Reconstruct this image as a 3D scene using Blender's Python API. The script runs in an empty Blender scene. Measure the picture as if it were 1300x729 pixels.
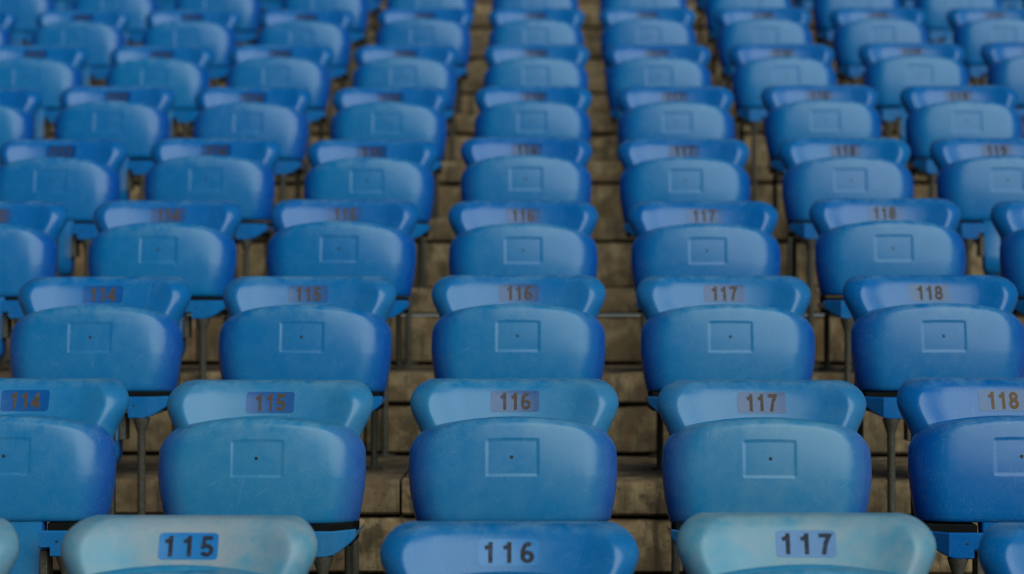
import bpy, bmesh, math, random
from mathutils import Vector
R = math.radians
S = bpy.context.scene
C = S.collection
random.seed(7)

# ------------------------------------------------------------------ camera, sky, sun, exposure
ROW = 0.80            # depth of one terrace step
PITCH = 0.50          # seat spacing
RISE = {-3: .20, -2: .20, -1: .20, 0: .20, 1: .205, 2: .225, 3: .228, 4: .243, 5: .256, 6: .257, 7: .262, 8: .262, 9: .264, 10: .266, 11: .268, 12: .27}
Y0 = 3.18             # nosing of the terrace step that carries the front row
CAM_Z = 1.025

cd = bpy.data.cameras.new('camera'); cam = bpy.data.objects.new('camera', cd); C.objects.link(cam)
cam.location = (0.066, 0, CAM_Z)
cam.rotation_euler = (R(90 + .68), 0, R(1.08))
cd.lens = 71.7; cd.sensor_width = 36; cd.clip_start = .05; cd.clip_end = 3000
cd.dof.use_dof = True; cd.dof.focus_distance = 4.02; cd.dof.aperture_fstop = 2.9
S.camera = cam

SUN_EL, SUN_AZ = 34, 151        # degrees; azimuth clockwise from +Y (into the picture)
w = bpy.data.worlds.new('World'); S.world = w; w.use_nodes = True
nt = w.node_tree; sky = nt.nodes.new('ShaderNodeTexSky')
sky.sky_type = 'NISHITA'; sky.sun_disc = False
sky.sun_elevation = R(SUN_EL); sky.sun_rotation = R(SUN_AZ); sky.dust_density = 0.4; sky.air_density = 0.5
nt.links.new(sky.outputs[0], nt.nodes['Background'].inputs[0])
nt.nodes['Background'].inputs[1].default_value = .05
sl = bpy.data.lights.new('sun', 'SUN'); sl.energy = 5.0; sl.angle = R(56); sl.color = (.85, 1, .94)
so = bpy.data.objects.new('sun', sl); C.objects.link(so)
sd = Vector((math.sin(R(SUN_AZ)) * math.cos(R(SUN_EL)), math.cos(R(SUN_AZ)) * math.cos(R(SUN_EL)), math.sin(R(SUN_EL))))
so.rotation_euler = sd.to_track_quat('Z', 'Y').to_euler(); so.location = (6, -4, 8)
vs = S.view_settings
vs.view_transform = 'Standard'; vs.look = 'None'; vs.exposure = -0.46; vs.gamma = 1.0; vs.use_curve_mapping = False
cy = S.cycles; cy.max_bounces = 6; cy.diffuse_bounces = 3; cy.glossy_bounces = 3; cy.caustics_reflective = False; cy.caustics_refractive = False

# ------------------------------------------------------------------ materials
def mat(name):
    m = bpy.data.materials.new(name); m.use_nodes = True
    t = m.node_tree; b = t.nodes['Principled BSDF']
    return m, t, b
class G:
    """tiny node-graph helper"""
    def __init__(s, t): s.t = t
    def n(s, typ, **k):
        x = s.t.nodes.new(typ)
        for a, v in k.items(): setattr(x, a, v)
        return x
    def put(s, sock, v):
        if isinstance(v, bpy.types.NodeSocket): s.t.links.new(v, sock)
        elif v is not None: sock.default_value = v
    def math(s, op, a, b=None, clamp=False):
        x = s.n('ShaderNodeMath', operation=op, use_clamp=clamp); s.put(x.inputs[0], a); s.put(x.inputs[1], b); return x.outputs[0]
    def mix(s, f, a, b, blend='MIX'):
        x = s.n('ShaderNodeMix', data_type='RGBA', blend_type=blend)
        s.put(x.inputs[0], f); s.put(x.inputs[6], a); s.put(x.inputs[7], b); return x.outputs[2]
    def ramp(s, f, lo, hi, a=0.0, b=1.0):
        x = s.n('ShaderNodeMapRange', clamp=True); s.put(x.inputs[0], f)
        for i, v in enumerate((lo, hi, a, b)): s.put(x.inputs[i + 1], v)
        return x.outputs[0]
    def noise(s, vec, scale, detail=4, rough=.55, dist=0.0):
        x = s.n('ShaderNodeTexNoise'); s.put(x.inputs['Vector'], vec)
        x.inputs['Scale'].default_value = scale; x.inputs['Detail'].default_value = detail
        x.inputs['Roughness'].default_value = rough; x.inputs['Distortion'].default_value = dist
        return x.outputs['Fac']
    def xform(s, vec, loc=(0, 0, 0), rot=(0, 0, 0), sc=(1, 1, 1)):
        x = s.n('ShaderNodeMapping'); s.put(x.inputs[0], vec)
        s.put(x.inputs[1], loc); s.put(x.inputs[2], rot); s.put(x.inputs[3], sc); return x.outputs[0]
    def bump(s, h, strength, dist):
        x = s.n('ShaderNodeBump'); s.put(x.inputs['Height'], h)
        x.inputs['Strength'].default_value = strength; x.inputs['Distance'].default_value = dist
        return x.outputs[0]

def rgba(r, g, b): return (r, g, b, 1)

def plastic():
    # object colour channels: R = how sun-bleached, G = how chalky / dusty, B = shade of blue
    m, t, b = mat('blue_plastic'); g = G(t)
    oi = g.n('ShaderNodeObjectInfo'); tc = g.n('ShaderNodeTexCoord')
    sep = g.n('ShaderNodeSeparateColor'); t.links.new(oi.outputs['Color'], sep.inputs[0])
    fade, chalk, shade = sep.outputs
    off = g.n('ShaderNodeCombineXYZ')
    g.put(off.inputs[0], g.math('MULTIPLY', oi.outputs['Random'], 37.0)); g.put(off.inputs[1], g.math('MULTIPLY', oi.outputs['Random'], 91.0)); g.put(off.inputs[2], g.math('MULTIPLY', oi.outputs['Random'], 53.0))
    v = g.n('ShaderNodeVectorMath', operation='ADD'); t.links.new(tc.outputs['Object'], v.inputs[0]); t.links.new(off.outputs[0], v.inputs[1]); v = v.outputs[0]
    big = g.noise(v, 7, 5, .6, .4); mid = g.noise(v, 26, 6, .65); fine = g.noise(v, 220, 3, .6)
    # painted shade on the pan flanks: sideways-facing surfaces keep the deeper blue
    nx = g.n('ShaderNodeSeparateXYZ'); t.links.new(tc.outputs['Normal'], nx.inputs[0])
    flank_shade = g.ramp(g.math('ABSOLUTE', nx.outputs[0]), .24, .78, 0.0, .74)
    fade = g.math('MULTIPLY', fade, g.math('SUBTRACT', 1.0, g.math('MULTIPLY', flank_shade, oi.outputs['Alpha'])))
    blue = g.mix(shade, rgba(.00005, .036, .275), rgba(.0001, .043, .275))
    f = g.math('MULTIPLY', fade, g.ramp(g.math('ADD', g.math('MULTIPLY', big, .65), g.math('MULTIPLY', mid, .35)), .30, .66, .88, 1.07), True)
    col = g.mix(f, blue, rgba(.002, .200, .315))
    ch = g.math('MULTIPLY', chalk, g.ramp(g.math('ADD', g.math('MULTIPLY', big, .6), g.math('MULTIPLY', mid, .4)), .36, .60, .25, 1.1), True)
    col = g.mix(ch, col, rgba(.245, .245, .268))
    # hairline scratches in two directions
    scr = None
    for ang, sc in ((.5, (4, 4, 90)), (-.9, (5, 5, 120)), (1.45, (3, 3, 70))):
        nv = g.noise(g.xform(g.xform(v, rot=(0, ang, 0)), sc=sc), 3.2, 2, .5, .8)
        patch = g.ramp(g.noise(g.xform(v, loc=(ang, 3, ang)), 14, 2), .50, .64)
        k = g.math('MULTIPLY', g.ramp(nv, .685, .72), patch)
        scr = k if scr is None else g.math('MAXIMUM', scr, k)
    col = g.mix(g.math('MULTIPLY', scr, .13), col, rgba(.30, .42, .52))
    # pale speckle of dust, and bleached, rubbed upper rims
    du = g.math('MULTIPLY', g.ramp(g.noise(v, 340, 3, .7), .60, .70), g.ramp(mid, .38, .62, .08, .55))
    col = g.mix(du, col, rgba(.20, .32, .42))
    sz = g.n('ShaderNodeSeparateXYZ'); t.links.new(tc.outputs['Object'], sz.inputs[0])
    rim = g.math('MULTIPLY', g.math('MAXIMUM', g.math('MULTIPLY', g.ramp(sz.outputs[2], .365, .412), g.ramp(sz.outputs[1], .10, .06)), g.ramp(sz.outputs[2], .462, .482)), g.ramp(mid, .38, .64, .0, .38))
    col = g.mix(rim, col, rgba(.16, .28, .38))
    # grime specks
    sp = g.math('MULTIPLY', g.ramp(g.noise(v, 60, 4, .7), .66, .74), .35)
    col = g.mix(sp, col, rgba(.05, .09, .14))
    t.links.new(col, b.inputs['Base Color'])
    ro = g.math('ADD', g.ramp(mid, .3, .7, .17, .27), g.math('MULTIPLY', g.math('ADD', f, ch), .12))
    t.links.new(g.math('ADD', ro, g.math('MULTIPLY', scr, .15)), b.inputs['Roughness'])
    b.inputs['IOR'].default_value = 1.36
    t.links.new(g.bump(g.math('ADD', g.math('MULTIPLY', fine, .5), g.math('MULTIPLY', mid, .8)), .10, .0012), b.inputs['Normal'])
    return m

def concrete(name, base, dark, light, warm):
    m, t, b = mat(name); g = G(t)
    geo = g.n('ShaderNodeNewGeometry'); oi = g.n('ShaderNodeObjectInfo'); p = geo.outputs['Position']
    off = g.n('ShaderNodeCombineXYZ')
    for i in range(3): g.put(off.inputs[i], g.math('MULTIPLY', oi.outputs['Random'], 17.0 + 9 * i))
    vv = g.n('ShaderNodeVectorMath', operation='ADD'); t.links.new(p, vv.inputs[0]); t.links.new(off.outputs[0], vv.inputs[1]); v = vv.outputs[0]
    big = g.noise(v, 3.2, 6, .62, .5); mid = g.noise(v, 17, 6, .65); fine = g.noise(v, 150, 4, .65)
    streak = g.noise(g.xform(v, sc=(22, 22, 2.2)), 1.6, 5, .6, .3)
    col = g.mix(g.ramp(big, .32, .68), rgba(*dark), rgba(*base))
    col = g.mix(g.math('MULTIPLY', g.ramp(mid, .45, .62), .9), col, rgba(*light))
    col = g.mix(g.math('MULTIPLY', g.ramp(streak, .50, .66), .55), col, rgba(*warm))
    col = g.mix(g.math('MULTIPLY', g.ramp(streak, .47, .33), .75), col, rgba(dark[0] * .45, dark[1] * .45, dark[2] * .45))
    pit = g.ramp(g.noise(v, 75, 3, .6), .63, .72)
    col = g.mix(g.math('MULTIPLY', pit, .6), col, rgba(.03, .026, .02))
    col = g.mix(g.ramp(oi.outputs['Random'], 0, 1, 0, .5), col, rgba(*dark))
    t.links.new(col, b.inputs['Base Color'])
    b.inputs['Roughness'].default_value = .9
    h = g.math('SUBTRACT', g.math('ADD', g.math('MULTIPLY', mid, .7), g.math('MULTIPLY', fine, .3)), g.math('MULTIPLY', pit, .5))
    t.links.new(g.bump(h, .6, .006), b.inputs['Normal'])
    return m

def simple(name, col, rough, metal=0.0, mottled=0.0, mcol=(.1, .07, .05), scale=60):
    m, t, b = mat(name); g = G(t)
    v = g.n('ShaderNodeTexCoord').outputs['Object']
    n = g.noise(v, scale, 5, .65)
    t.links.new(g.mix(g.math('MULTIPLY', g.ramp(n, .42, .66), mottled), rgba(*col), rgba(*mcol)), b.inputs['Base Color'])
    t.links.new(g.ramp(n, .3, .7, rough - .06, rough + .1), b.inputs['Roughness'])
    b.inputs['Metallic'].default_value = metal
    t.links.new(g.bump(n, .15, .0008), b.inputs['Normal'])
    return m

def plate_mat():
    # worn printed sticker; object colour R = how pale, G = how violet
    m, t, b = mat('number_sticker'); g = G(t)
    oi = g.n('ShaderNodeObjectInfo'); tc = g.n('ShaderNodeTexCoord'); sep = g.n('ShaderNodeSeparateColor'); t.links.new(oi.outputs['Color'], sep.inputs[0])
    v = g.n('ShaderNodeVectorMath', operation='ADD'); t.links.new(tc.outputs['Object'], v.inputs[0]); t.links.new(oi.outputs['Location'], v.inputs[1]); v = v.outputs[0]
    n = g.noise(v, 55, 5, .7)
    col = g.mix(sep.outputs[0], rgba(.001, .050, .20), rgba(.015, .16, .40))
    col = g.mix(sep.outputs[1], col, rgba(.040, .066, .150))
    col = g.mix(g.math('MULTIPLY', g.ramp(n, .54, .66), .35), col, rgba(.002, .07, .32))
    col = g.mix(sep.outputs[2], col, rgba(.001, .010, .06))
    t.links.new(col, b.inputs['Base Color']); t.links.new(g.ramp(n, .3, .7, .18, .28), b.inputs['Roughness']); b.inputs['IOR'].default_value = 1.36
    return m

def ink_mat():
    m, t, b = mat('number_ink'); g = G(t)
    oi = g.n('ShaderNodeObjectInfo'); tc = g.n('ShaderNodeTexCoord')
    v = g.n('ShaderNodeVectorMath', operation='ADD'); t.links.new(tc.outputs['Object'], v.inputs[0]); t.links.new(oi.outputs['Location'], v.inputs[1]); v = v.outputs[0]
    n = g.noise(v, 120, 5, .7)
    col = g.mix(g.math('MULTIPLY', g.ramp(n, .50, .68), .45), oi.outputs['Color'], rgba(.07, .10, .20))
    t.links.new(col, b.inputs['Base Color']); b.inputs['Roughness'].default_value = .6; b.inputs['IOR'].default_value = 1.22
    return m

M_BLUE = plastic()
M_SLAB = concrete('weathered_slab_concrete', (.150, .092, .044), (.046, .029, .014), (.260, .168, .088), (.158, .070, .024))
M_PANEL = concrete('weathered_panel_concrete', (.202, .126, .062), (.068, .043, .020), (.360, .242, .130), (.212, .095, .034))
M_CORE = simple('dark_core_concrete', (.05, .04, .03), .95, 0, .5, (.03, .024, .018), 30)
M_STEEL = simple('galvanised_steel', (.085, .075, .06), .65, .4, .8, (.04, .028, .016), 130)
M_DARK = simple('dark_rusted_steel', (.05, .042, .035), .6, .4, .7, (.07, .04, .02), 90)
M_GAP_SHADE = simple('gap_shade_black', (.006, .006, .006), .9); M_GAP_SHADE.node_tree.nodes['Principled BSDF'].inputs['IOR'].default_value = 1.15  # near-black that paints the shade in the gap under the pan
M_HOLE = simple('black_rubber', (.006, .006, .008), .6)
M_PLATE = plate_mat(); M_INK = ink_mat()
M_GROUND = simple('packed_ground', (.10, .10, .095), .95, 0, .5, (.07, .07, .065), 2)

# ------------------------------------------------------------------ mesh helpers
def me_from(name, verts, faces, material, smooth=True, sharp=None):
    me = bpy.data.meshes.new(name); me.from_pydata(verts, [], faces); me.validate()
    bm = bmesh.new(); bm.from_mesh(me); bmesh.ops.recalc_face_normals(bm, faces=bm.faces); bm.to_mesh(me); bm.free()
    me.materials.append(material)
    me.polygons.foreach_set('use_smooth', [smooth] * len(me.polygons))
    if smooth and sharp: me.set_sharp_from_angle(angle=R(sharp))
    return me
def obj(name, me, parent=None, loc=(0, 0, 0), color=None):
    o = bpy.data.objects.new(name, me); C.objects.link(o); o.parent = parent; o.location = loc
    if color: o.color = color
    return o
def box(sx, sy, sz, bev=.004, seg=1):
    bm = bmesh.new(); bmesh.ops.create_cube(bm, size=1); bmesh.ops.scale(bm, vec=(sx, sy, sz), verts=bm.verts)
    if bev: bmesh.ops.bevel(bm, geom=list(bm.edges), offset=bev, segments=seg, affect='EDGES', profile=.6)
    return bm
def me_box(name, sx, sy, sz, material, bev=.004, seg=1):
    bm = box(sx, sy, sz, bev, seg); me = bpy.data.meshes.new(name); bm.to_mesh(me); bm.free(); me.materials.append(material); return me
def tube(path, r, n=12, cap=True):
    """path: list of (point, radius factor)"""
    V, F = [], []
    for i, (p, k) in enumerate(path):
        a = Vector(path[max(i - 1, 0)][0]); b = Vector(path[min(i + 1, len(path) - 1)][0]); d = (b - a).normalized()
        u = d.orthogonal().normalized() if abs(d.z) < .9 else Vector((1, 0, 0)); u = (u - d * u.dot(d)).normalized(); q = d.cross(u)
        for j in range(n):
            t = 2 * math.pi * j / n; V.append(tuple(Vector(p) + (u * math.cos(t) + q * math.sin(t)) * r * k))
    for i in range(len(path) - 1):
        for j in range(n): F.append((i * n + j, i * n + (j + 1) % n, (i + 1) * n + (j + 1) % n, (i + 1) * n + j))
    if cap: F.append(tuple(range(n))); F.append(tuple((len(path) - 1) * n + j for j in range(n)))
    return V, F
def sst(x, a, b):
    t = min(max((x - a) / (b - a), 0), 1); return t * t * (3 - 2 * t)
def interp(tab, z):
    if z <= tab[0][0]: return tab[0][1]
    for (a, va), (b, vb) in zip(tab, tab[1:]):
        if z <= b: t = (z - a) / (b - a); return va + (vb - va) * t
    return tab[-1][1]
def loft(loops):
    n = len(loops[0]); V = [p for l in loops for p in l]; F = []
    for i in range(len(loops) - 1):
        for j in range(n): F.append((i * n + j, i * n + (j + 1) % n, (i + 1) * n + (j + 1) % n, (i + 1) * n + j))
    F.append(tuple(range(n))); F.append(tuple((len(loops) - 1) * n + j for j in range(n)))
    return V, F

# ------------------------------------------------------------------ the terrace (setting)
T = {}; z = -RISE[0]
# T[n] = height of the step behind the nosing of row n; foot level of row n is T[n-1]
T[-1] = 0.0
for n in range(0, 13): T[n] = T[n - 1] + RISE[n]
for n in range(-2, -5, -1): T[n] = T[n + 1] - .20
def nose(n): return Y0 + ROW * n

ground = obj('ground', me_from('ground', [(-900, -900, 0), (900, -900, 0), (900, 900, 0), (-900, 900, 0)], [(0, 1, 2, 3)], M_GROUND, False), None, (0, 0, T[-4] - .01))
ground['kind'] = 'structure'
terrace = bpy.data.objects.new('terrace', None); C.objects.link(terrace); terrace['kind'] = 'structure'
terrace.location = (0, nose(-3), T[-4])
def tobj(name, me, x, y, zz, rot=0.0):
    o = obj(name, me, terrace, (x, y - nose(-3), zz - T[-4])); o.rotation_euler = (0, 0, rot); return o
XL, XR = -4.6, 4.6
SLAB_T = .082
rng = random.Random(3)
slab_cache, pan_cache = {}, {}
def rough_block(name, sx, sy, sz, material, seed):
    """block with a worn, slightly wavy front arris"""
    q = random.Random(seed); nx = max(6, int(sx / .05)); V, F = [], []
    prof = [(.5, -.5), (-.5, -.5), (-.5, .5), (.5, .5)]
    ring = [(sy / 2, -sz / 2), (-sy / 2 + .006, -sz / 2), (-sy / 2, -sz / 2 + .006), (-sy / 2, 0), (-sy / 2, sz / 2 - .012), (-sy / 2 + .004, sz / 2 - .004), (-sy / 2 + .012, sz / 2), (sy / 2, sz / 2)]
    for i in range(nx + 1):
        x = -sx / 2 + sx * i / nx; e = .0015 * q.uniform(-1, 1) if 0 < i < nx else .004
        c = .006 * max(0, q.gauss(0, .55))
        for k, (yy, zz) in enumerate(ring):
            dy = e if k in (1, 2, 3) else 0; dz = 0
            if k in (4, 5, 6): dy = e + c * .7; dz = -c * .6
            V.append((x, yy + dy, zz + dz))
    m = len(ring)
    for i in range(nx):
        for k in range(m): F.append((i * m + k, i * m + (k + 1) % m, (i + 1) * m + (k + 1) % m, (i + 1) * m + k))
    F.append(tuple(range(m))); F.append(tuple(nx * m + k for k in range(m)))
    return me_from(name, V, F, material, True, 35)
SL, PL = 1.15, .92
for n in range(-3, 13):
    rise = T[n] - T[n - 1]
    # treads: long slabs with an exposed front edge
    x = XL - rng.uniform(0, SL)
    while x < XR:
        key = rng.randrange(4)
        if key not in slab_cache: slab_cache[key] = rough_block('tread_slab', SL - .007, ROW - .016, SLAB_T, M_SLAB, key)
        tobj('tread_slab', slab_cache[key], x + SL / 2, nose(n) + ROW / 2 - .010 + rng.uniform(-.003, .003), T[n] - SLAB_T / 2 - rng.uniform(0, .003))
        x += SL
    # risers: upright panels standing a little behind the slab edge
    ph = rise - SLAB_T - .014
    x = XL - rng.uniform(0, PL)
    while x < XR:
        key = (round(ph, 3), rng.randrange(3))
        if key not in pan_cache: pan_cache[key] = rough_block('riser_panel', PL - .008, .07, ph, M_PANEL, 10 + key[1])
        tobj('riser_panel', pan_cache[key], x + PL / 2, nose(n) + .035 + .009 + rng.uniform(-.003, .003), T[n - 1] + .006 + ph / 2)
        x += PL
    core = me_box('core', XR - XL + 2.4, ROW - .09, rise - .02, M_CORE, 0)
    tobj('core', core, 0, nose(n) + .085 + (ROW - .09) / 2, T[n] - SLAB_T - .012 - (rise - .02) / 2)

# ------------------------------------------------------------------ the seat: shapes (z = 0 at the step behind the nosing, y = 0 at the nosing)
ZT_PAN, ZB_PAN, RC = .413, .207, .046
def pan_w(zz):
    w0 = interp([(.200, .190), (.235, .199), (.27, .2045), (.30, .207), (.34, .207), (.40, .204)], zz)
    lim = ZT_PAN - RC
    if zz > lim: w0 = w0 - RC + math.sqrt(max(RC * RC - (zz - lim) ** 2, 0))
    return w0
def pan_mesh():
    # rows of heights, dense at the recess edges and at the rolled top
    rec = (.300, .372); hx = .0512; st = .0017; RO = .070
    zs = [ZB_PAN, ZB_PAN + .0012, ZB_PAN + .004, ZB_PAN + .010, .228, .250, .272, .290, rec[0] - .003, rec[0] - .0002, rec[0] + st, rec[0] + .006, .318, .336, .354, rec[1] - .006, rec[1] - st, rec[1] + .0002, rec[1] + .003]
    for k in range(1, 17): zs.append(.376 + (ZT_PAN - .376) * math.sin(k / 16 * math.pi / 2))
    inner = [0, .018, .036, hx - .006, hx - st, hx + .0002, hx + .003]
    loops = []; th = .040
    for zz in zs:
        W = pan_w(zz); d = ZT_PAN - zz; b = zz - ZB_PAN
        # roll of the top and (tighter) bottom edge
        rt = .015; kt = 1 - math.sqrt(max(1 - (1 - d / rt) ** 2, 0)) if d < rt else 0
        rb = .010; kb = 1 - math.sqrt(max(1 - (1 - b / rb) ** 2, 0)) if b < rb else 0
        lean = .13 * (zz - .336) + .75 * (zz - .336) ** 2
        xs = inner + [hx + .003 + (W - RO - hx - .003) * t for t in (.25, .5, .75, 1)]
        ang = [W - RO + RO * math.sin(t * math.pi / 2) for t in (.10, .2, .3, .4, .5, .6, .7, .8, .88, .95, 1)]
        full = xs + ang
        def yf(x):
            q = abs(x) / W; y = .012 * q ** 2.2
            e = max(0, abs(x) - (W - RO)) / RO
            y += .056 * (1 - math.sqrt(max(1 - e * e, 0)))
            y += kt * .014 + kb * .008
            if abs(x) < hx and rec[0] < zz < rec[1]: y += .0010
            return y + lean
        def yb(x):
            q = abs(x) / W; e = max(0, abs(x) - (W - .03)) / .03
            base = th + .018 * q ** 2
            return base + lean - .010 * (1 - math.sqrt(max(1 - e * e, 0))) - kt * .012 - kb * .005
        sm = sst(zz, .27, ZT_PAN)
        def Z(x): return zz - .70 * x * x * sm
        L = [(x, yf(x), Z(x)) for x in [-a for a in reversed(full)] + full[1:]]
        back = [W * t for t in (.98, .93, .85, .7, .5, .25, 0, -.25, -.5, -.7, -.85, -.93, -.98)]
        ye = yf(W)
        L += [(x, max(yb(x), ye + .001 + .012 * (1 - (x / W) ** 2)), Z(x)) for x in back]
        loops.append(L)
    V, F = loft(loops)
    # central tongue that runs down past the hinge
    tl = []
    for zz in (.245, .215, .2075, .2070, .15, .10, .06, .045, .036):
        w0 = .0755 + (.0012 if zz > .165 else 0) - (0 if zz > .06 else (.06 - zz) * .5); y0 = .0045 + .13 * (zz - .336) + .75 * (max(zz, .19) - .336) ** 2 - .02 * max(0, .19 - zz) + (.0 if zz > .06 else (.06 - zz) * .8)
        y0 = y0 + .001; r = .006
        tl.append([(-w0, y0 + r, zz), (-w0 + .0015, y0 + .0015, zz), (-w0 + r, y0, zz), (-.03, y0, zz), (.03, y0, zz), (w0 - r, y0, zz), (w0 - .0015, y0 + .0015, zz), (w0, y0 + r, zz), (w0, y0 + .035, zz), (-w0, y0 + .035, zz)])
    v2, f2 = loft(tl); o = len(V)
    V += v2; F += [tuple(i + o for i in f) for f in f2]
    return me_from('seat_pan', V, F, M_BLUE, True, 62)

ZT_BK, ZB_BK = .482, .285
def bk_w(zz):
    w0 = interp([(.285, .172), (.33, .180), (.36, .184), (.375, .188), (.390, .195), (.405, .203), (.42, .2090), (.432, .2118), (.445, .2125), (.482, .2125)], zz)
    rc = .050; lim = ZT_BK - rc
    if zz > lim: w0 = w0 - rc + math.sqrt(max(rc * rc - (zz - lim) ** 2, 0))
    rb = .03; lb = ZB_BK + rb
    if zz < lb: w0 = w0 - rb + math.sqrt(max(rb * rb - (lb - zz) ** 2, 0))
    return w0
def bk_y(x, zz):
    """front face of the backrest: scooped, with rolled wings and a crest that leans back"""
    W = bk_w(min(zz, .436)); d = max(ZT_BK - zz, 0)
    y = .158 + .40 * (zz - .44) + .8 * max(zz - .445, 0) ** 2 * 8
    y -= .031 * (x / .2) ** 2
    y -= .009 * sst(abs(x), W - .105, W - .038) * (.35 + .65 * sst(d, .0, .035))
    rt = .016
    if d < rt: y += .016 * (1 - math.sqrt(max(1 - (1 - d / rt) ** 2, 0)))
    return y
def back_mesh():
    zs = [ZB_BK + (.03) * (1 - math.cos(k / 6 * math.pi / 2)) for k in range(7)] + [.325, .34, .355, .37, .385, .397, .409, .421, .433, .445, .454]
    zs += [.454 + (ZT_BK - .454) * math.sin(k / 12 * math.pi / 2) for k in range(1, 13)]
    loops = []; t = .016
    for zz in zs:
        W = bk_w(zz); d = ZT_BK - zz; b = zz - ZB_BK
        us = [0, .12, .24, .36, .48]
        xs = [u * (W - .10) / .6 for u in us] + [W - .10 + .060 * k / 10 for k in range(11)]
        roll = [W - .040 + .040 * math.sin(k / 10 * math.pi / 2) for k in range(1, 11)]
        full = xs + roll
        def yf(x):
            e = max(0, abs(x) - (W - .040)) / .040
            return bk_y(math.copysign(min(abs(x), W - .040), x), zz) + (.030 * (1 - math.sqrt(max(1 - e * e, 0))) + .013 * (math.sqrt(e * e + .01) - .1))
        ke = 1
        rt = .016
        if d < rt: ke = math.sqrt(max(1 - (1 - d / rt) ** 2, 0))
        if b < .012: ke = min(ke, math.sqrt(max(1 - (1 - b / .012) ** 2, 0)))
        L = [(x, yf(x), zz) for x in [-a for a in reversed(full)] + full[1:]]
        ye = yf(W)
        bx = [W * q for q in (.995, .975, .94, .88, .8, .65, .4, 0, -.4, -.65, -.8, -.88, -.94, -.975, -.995)]
        for x in bx:
            q = abs(x) / W; base = bk_y(min(abs(x), W - .040), zz)
            e = max(0, abs(x) - (W - .02)) / .02
            yb = max(base + t * ke, ye + .010 * math.sqrt(max(1 - e * e, 0)) * ke)
            L.append((x, yb, zz))
        loops.append(L)
    V, F = loft(loops)
    return me_from('backrest', V, F, M_BLUE, True, 60)

def bracket_mesh(s):
    """plastic hinge cover: flat face with a faceted, upswept outer end and a stepped inner corner"""
    xs = [.083, .105, .1052, .125, .140, .153, .164, .175, .184, .190, .193]
    def low(x):
        if x <= .105: return .163
        return interp([(.1052, .146), (.140, .146), (.153, .1495), (.164, .155), (.175, .163), (.184, .170), (.190, .176), (.194, .182)], x)
    def front(x): return -.062 + (0 if x <= .153 else (x - .153) * 1.15)
    def top(x): return .196
    loops = []
    for x in xs:
        f = front(x); lo, tp = low(x), top(x); m = .0025
        if tp - lo < .012: m = .0012
        loops.append([(s * x, f + m, tp), (s * x, f, tp - m), (s * x, f, lo + m), (s * x, f + m, lo), (s * x, .15, lo + .004), (s * x, .15, lo + .008), (s * x, f + .030, lo + .010), (s * x, f + .013, tp - .003), (s * x, f + .010, tp)])
    V, F = loft(loops)
    return me_from('hinge_cover', V, F, M_BLUE, True, 22)

def disc_mesh(name, r, h, material, n=12):
    V, F = tube([((0, 0, 0), 1), ((0, -h * .7, 0), 1), ((0, -h, 0), .6)], r, n); return me_from(name, V, F, material, True, 40)

ME_PAN = pan_mesh(); ME_BACK = back_mesh()
ME_BRK = {s: bracket_mesh(s) for s in (-1, 1)}
ME_PLUG = disc_mesh('drain_hole', .0036, .0008, M_HOLE); ME_SCREW = disc_mesh('screw', .0026, .0008, M_HOLE, 10)
def front_leg(rise):
    V, F = tube([((0, 0, .147), 2.2), ((0, 0, .140), 2.0), ((0, 0, .118), 1.25), ((0, 0, .112), 1), ((0, 0, -.02), 1), ((0, 0, -rise + .006), 1)], .0095, 14)
    v2, f2 = tube([((0, 0, -rise), 1), ((0, 0, -rise + .006), 1)], .028, 14); o = len(V)
    return me_from('front_leg', V + v2, F + [tuple(i + o for i in f) for f in f2], M_STEEL, True, 45)
def rear_leg():
    V, F = tube([((0, -.20, .172), 1), ((0, -.03, .172), 1), ((0, -.008, .166), 1), ((0, 0, .148), 1), ((0, 0, .006), 1)], .0085, 12)
    v2, f2 = tube([((0, 0, 0), 1), ((0, 0, .006), 1)], .022, 14); o = len(V)
    return me_from('rear_leg', V + v2, F + [tuple(i + o for i in f) for f in f2], M_STEEL, True, 45)
ME_REAR = rear_leg(); ME_FRONT = {}
def upright_mesh():
    a = box(.014, .030, .090, .002); 
    for v in a.verts: v.co.z += .370
    b2 = box(.016, .022, .16, .004, 2)
    for v in b2.verts: v.co.z += .25; v.co.y += .004
    me = bpy.data.meshes.new('back_upright'); tmp = bpy.data.meshes.new('tmp'); b2.to_mesh(tmp); a.from_mesh(tmp); a.to_mesh(me); a.free(); b2.free(); bpy.data.meshes.remove(tmp)
    me.materials.append(M_STEEL); return me
ME_UP = upright_mesh()

ME_GAP_SHADE = me_box('gap_shade_block', .100, .145, .044, M_GAP_SHADE, .003)  # added filler block, stands in for the dark shade between pan and hinge cover
ME_HINGE = me_box('hinge_block', .015, .05, .062, M_STEEL, .003, 2)
# number plates and digits, both laid on the curved face of the backrest
PZ, PW, PH = .4385, .0490, .0210
def plate_mesh():
    nx, nz = 14, 8; V, F = [], []
    for k in range(nz + 1):
        zz = PZ - PH + 2 * PH * k / nz
        for i in range(nx + 1):
            a = -1 + 2 * i / nx; c = -1 + 2 * k / nz
            x = a * PW; z2 = zz
            if abs(a) == 1 and abs(c) == 1: x *= .965; z2 = PZ + c * PH * .92
            V.append((x, bk_y(x, z2) - .0006, z2))
    for k in range(nz):
        for i in range(nx): q = k * (nx + 1) + i; F.append((q, q + 1, q + nx + 2, q + nx + 1))
    me = me_from('number_plate', V, F, M_PLATE)
    bm = bmesh.new(); bm.from_mesh(me)
    r = bmesh.ops.extrude_face_region(bm, geom=list(bm.faces)); 
    for e in r['geom']:
        if isinstance(e, bmesh.types.BMVert): e.co.y += .0010
    bmesh.ops.recalc_face_normals(bm, faces=bm.faces); bm.to_mesh(me); bm.free()
    me.set_sharp_from_angle(angle=R(30)); return me
ME_PLATE = plate_mesh()
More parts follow.
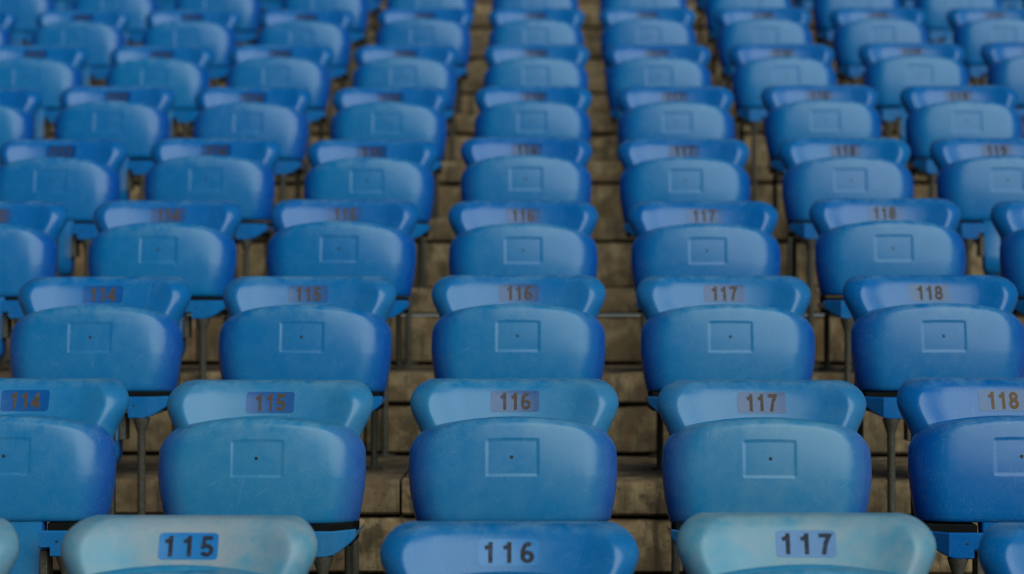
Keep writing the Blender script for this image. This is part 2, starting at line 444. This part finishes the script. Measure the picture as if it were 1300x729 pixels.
def arc(cx, cy, rx, ry, a0, a1, n=10):
    return [(cx + rx * math.cos(R(a0 + (a1 - a0) * i / n)), cy + ry * math.sin(R(a0 + (a1 - a0) * i / n))) for i in range(n + 1)]
# centre lines of bold digits in a box 0.62 wide and 1 high (stroke 0.19)
GLYPH = {
    '0': [arc(.31, .5, .215, .405, 90, 450, 24)],
    '1': [[(.345, 0), (.345, 1.0)], [(.345, .86), (.25, .77), (.09, .72)]],
    '2': [arc(.31, .70, .205, .205, 165, -40, 12) + [(.20, .22), (.10, .095), (.58, .095)]],
    '3': [arc(.30, .71, .19, .195, 160, -75, 12) + [(.27, .52)], [(.27, .52)] + arc(.30, .29, .215, .20, 80, -160, 14)],
    '4': [[(.43, 0), (.43, .98)], [(.43, .90), (.09, .31), (.09, .26), (.62, .26)]],
    '5': [[(.56, .905), (.19, .905), (.135, .47)] + arc(.30, .31, .22, .215, 130, -155, 16)],
    '6': [arc(.32, .30, .21, .205, 0, 360, 20), arc(.36, .42, .25, .49, 185, 62, 12)],
    '7': [[(.05, .905), (.53, .905), (.36, .56), (.25, 0)]],
    '8': [arc(.31, .715, .18, .19, 0, 360, 20), arc(.31, .295, .215, .20, 0, 360, 20)],
    '9': [arc(.30, .70, .21, .205, 0, 360, 20), arc(.26, .58, .25, .49, 5, -118, 12)],
}
def digit_mesh(ch, xc, hgt, wid):
    """one printed digit, its strokes laid on the curve of the backrest"""
    V, F = [], []; hw = .098
    for si, line in enumerate(GLYPH[ch]):
        closed = math.dist(line[0], line[-1]) < 1e-6
        # resample so that strokes can follow the surface
        pts = []
        for p, q in zip(line, line[1:]):
            k = max(1, int(math.dist(p, q) / .12)); pts += [(p[0] + (q[0] - p[0]) * i / k, p[1] + (q[1] - p[1]) * i / k) for i in range(k)]
        pts.append(line[-1]); n = len(pts); o = len(V)
        for i, p in enumerate(pts):
            a = pts[i - 1] if i else (pts[-2] if closed else p); c = pts[i + 1] if i < n - 1 else (pts[1] if closed else p)
            d1 = (p[0] - a[0], p[1] - a[1]); d2 = (c[0] - p[0], c[1] - p[1])
            l1, l2 = math.hypot(*d1), math.hypot(*d2)
            if l1 == 0: d1, l1 = d2, l2
            if l2 == 0: d2, l2 = d1, l1
            t = (d1[0] / l1 + d2[0] / l2, d1[1] / l1 + d2[1] / l2); l = math.hypot(*t); t = (t[0] / l, t[1] / l)
            mit = min(1 / max(.35, t[0] * d1[0] / l1 + t[1] * d1[1] / l1), 1.6)
            for sgn in (1, -1):
                x = xc + (p[0] - sgn * t[1] * hw * mit - .31) * wid; zz = PZ + (p[1] + sgn * t[0] * hw * mit - .5) * hgt
                V.append((x, bk_y(x, zz) - .0011 - .00012 * si, zz))
        for i in range(n - 1): F.append((o + 2 * i, o + 2 * i + 1, o + 2 * i + 3, o + 2 * i + 2))
    # give the print a little body
    m = len(V); V += [(x, y + .0004, zz) for x, y, zz in V]
    F += [tuple(i + m for i in reversed(f)) for f in F]
    me = bpy.data.meshes.new('digit'); me.from_pydata(V, [], F); me.materials.append(M_INK)
    bm = bmesh.new(); bm.from_mesh(me)
    for f in bm.faces:
        if f.normal.y > 0 and f.index < len(F) // 2: f.normal_flip()
    bm.to_mesh(me); bm.free(); return me
ME_TXT = {}

# ------------------------------------------------------------------ the seats: placing
ORD = ['bottom', 'second', 'third', 'fourth', 'fifth', 'sixth', 'seventh', 'eighth', 'ninth', 'tenth', 'eleventh']
# (row, number) -> look: (bleach, chalk) of pan, of backrest; plate (pale, violet); words
LOOK = {
    (0, 114): ((.6, .15), (.9, .55), (.5, .2), 'chalky, sun-bleached'),
    (0, 115): ((.7, .10), (1.0, .78), (.75, .0), 'chalky grey-blue, sun-bleached'),
    (0, 116): ((.35, .0), (.40, .03), (.85, .12), 'glossy bright blue'),
    (0, 117): ((.7, .10), (1.0, .62), (.8, .35), 'chalky grey-blue, worn'),
    (0, 118): ((.3, .0), (.34, .0), (.6, .3), 'glossy bright blue'),
    (1, 114): ((.52, .06), (.50, .05), (.1, .0), 'scuffed blue'),
    (1, 115): ((.62, .10), (.58, .12), (.15, .25), 'scratched, sun-bleached blue'),
    (1, 116): ((.55, .08), (.58, .12), (.15, .6), 'faded blue'),
    (1, 117): ((.62, .14), (.50, .10), (.2, .8), 'pale, scratched blue'),
    (1, 118): ((.34, .0), (.30, .0), (.6, .75), 'glossy, barely faded blue'),
    (2, 114): ((.48, .03), (.38, .02), (.1, .05), 'scuffed blue'),
    (2, 115): ((.44, .02), (.40, .04), (.3, .5), 'smooth blue'),
    (2, 116): ((.52, .03), (.42, .04), (.1, .65), 'slightly faded blue'),
    (2, 117): ((.50, .04), (.42, .04), (.1, .7), 'slightly faded blue'),
    (2, 118): ((.42, .02), (.34, .0), (.5, .75), 'glossy blue'),
}
# sideways and vertical offsets of seats that sit visibly off the regular spacing
DX = {(0, 114): -.019, (0, 115): -.029, (0, 116): 0, (0, 117): -.018, (0, 118): -.027,
      (1, 114): -.005, (1, 115): -.006, (1, 116): -.006, (1, 117): -.007, (1, 118): -.020,
      (2, 114): -.019, (2, 115): -.021, (2, 116): -.012, (2, 117): -.013, (2, 118): -.014,
      (3, 114): -.014, (3, 115): -.016, (3, 116): -.009, (3, 117): -.005, (3, 118): .003,
      (4, 113): -.009, (4, 114): -.013, (4, 115): -.008, (4, 116): -.010, (4, 117): -.010, (4, 118): .005,
      (5, 116): .003, (5, 117): .014, (5, 118): .035, (5, 119): .030}
DZ = {(0, 114): -.003, (0, 115): .002, (0, 116): -.007, (0, 117): .008, (0, 118): -.008}
def seat(n, num, r):
    rise = T[n] - T[n - 1]
    x = (num - 116) * PITCH
    jx = r.uniform(-.007, .007) if n <= 2 else r.uniform(-.013, .013); jz = r.uniform(-.004, .004); jr = r.uniform(-.016, .016)
    jx = DX.get((n, num), jx); jz = DZ.get((n, num), jz)
    e = bpy.data.objects.new('stadium_seat', None); C.objects.link(e)
    e.location = (x + jx, nose(n) + r.uniform(-.006, .006), T[n - 1]); e.rotation_euler = (0, 0, jr); e.empty_display_size = .1
    lk = LOOK.get((n, num)) or ((r.uniform(.38, .46), r.uniform(0, .02)), (r.uniform(.26, .34), r.uniform(0, .02)), (r.uniform(.0, .3), r.uniform(.2, .6)) if n < 4 else (0, 0), None)
    (pf, pc), (bf, bc), (pp, pv), words = lk
    sh = r.random()
    k = abs(num - 116); side = 'left' if num < 116 else 'right'
    column = 'centre column' if k == 0 else f'{ORD[k].replace("front", "first") if k > 1 else "first"} column {side} of centre'
    shown = f'tip-up seat marked {num}' if n <= 3 and 114 <= num <= 118 else 'tip-up seat'
    e['label'] = f'{words or "blue plastic"} {shown}, {ORD[n]} row up, {column}' if n else f'{words} {shown}, bottom row, {column}'
    e['category'] = 'stadium seat'; e['group'] = 'blue tip-up stadium seats on the terrace'
    up = (0, 0, rise + jz)
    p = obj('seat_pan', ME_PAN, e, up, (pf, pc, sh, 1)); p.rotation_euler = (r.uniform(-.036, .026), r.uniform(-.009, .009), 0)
    obj('drain_hole', ME_PLUG, p, (r.uniform(-.002, .002), 0.0010 + .0002, .336))
    obj('backrest', ME_BACK, e, up, (bf, bc, sh, 0))
    pl = obj('number_plate', ME_PLATE, e, (r.uniform(-.003, .003), 0, rise + jz), (pp, pv, 0, 1))
    if n >= 4: pl.color = (.1, 0, .40, 1)
    ink = (.016, .018, .028, 1) if n == 0 else ((.066, .042, .028, 1) if n < 4 else (.03, .022, .02, 1))
    if num == 118 and n == 1: ink = (.11, .060, .025, 1)
    if num == 116 and n == 0: ink = (.022, .022, .028, 1)
    hgt, wid, gap = (.0325, .0365, .0305) if n == 0 else (.0340, .0315, .0218)
    for i, ch in enumerate(str(num)):
        key = (ch, i, n == 0)
        if key not in ME_TXT: ME_TXT[key] = digit_mesh(ch, (i - 1) * gap, hgt, wid)
        obj('digit', ME_TXT[key], pl, (0, 0, 0), ink)
    k = round(rise, 3)
    if k not in ME_FRONT: ME_FRONT[k] = front_leg(rise)
    for s in (-1, 1):
        h = obj('hinge_cover', ME_BRK[s], e, (0, 0, rise), (pf * .8, pc, sh, 0))
        obj('screw', ME_SCREW, h, (s * .118, -.0621, .176))
        obj('gap_shade_block', ME_GAP_SHADE, e, (s * .134, .0765, rise + .1835))
        obj('hinge_block', ME_HINGE, e, (s * .0865, -.012, rise + .125))
        obj('front_leg', ME_FRONT[k], e, (s * .133, -.045, rise))
        obj('rear_leg', ME_REAR, e, (s * .142, .33, rise))
        obj('back_upright', ME_UP, e, (s * .172, .178, rise))
    return e
def cols(n):
    s = 1294.5 / (nose(n) + .16)      # pixels per seat spacing of the 1300-wide picture
    lo = math.ceil(116 + (-699 + .132 * s - .45 * s) / s); hi = math.floor(116 + (601 + .132 * s + .45 * s) / s)
    return range(lo, hi + 1)
for n in range(0, 10):
    for num in cols(n):
        seat(n, num, random.Random(1000 * n + num))
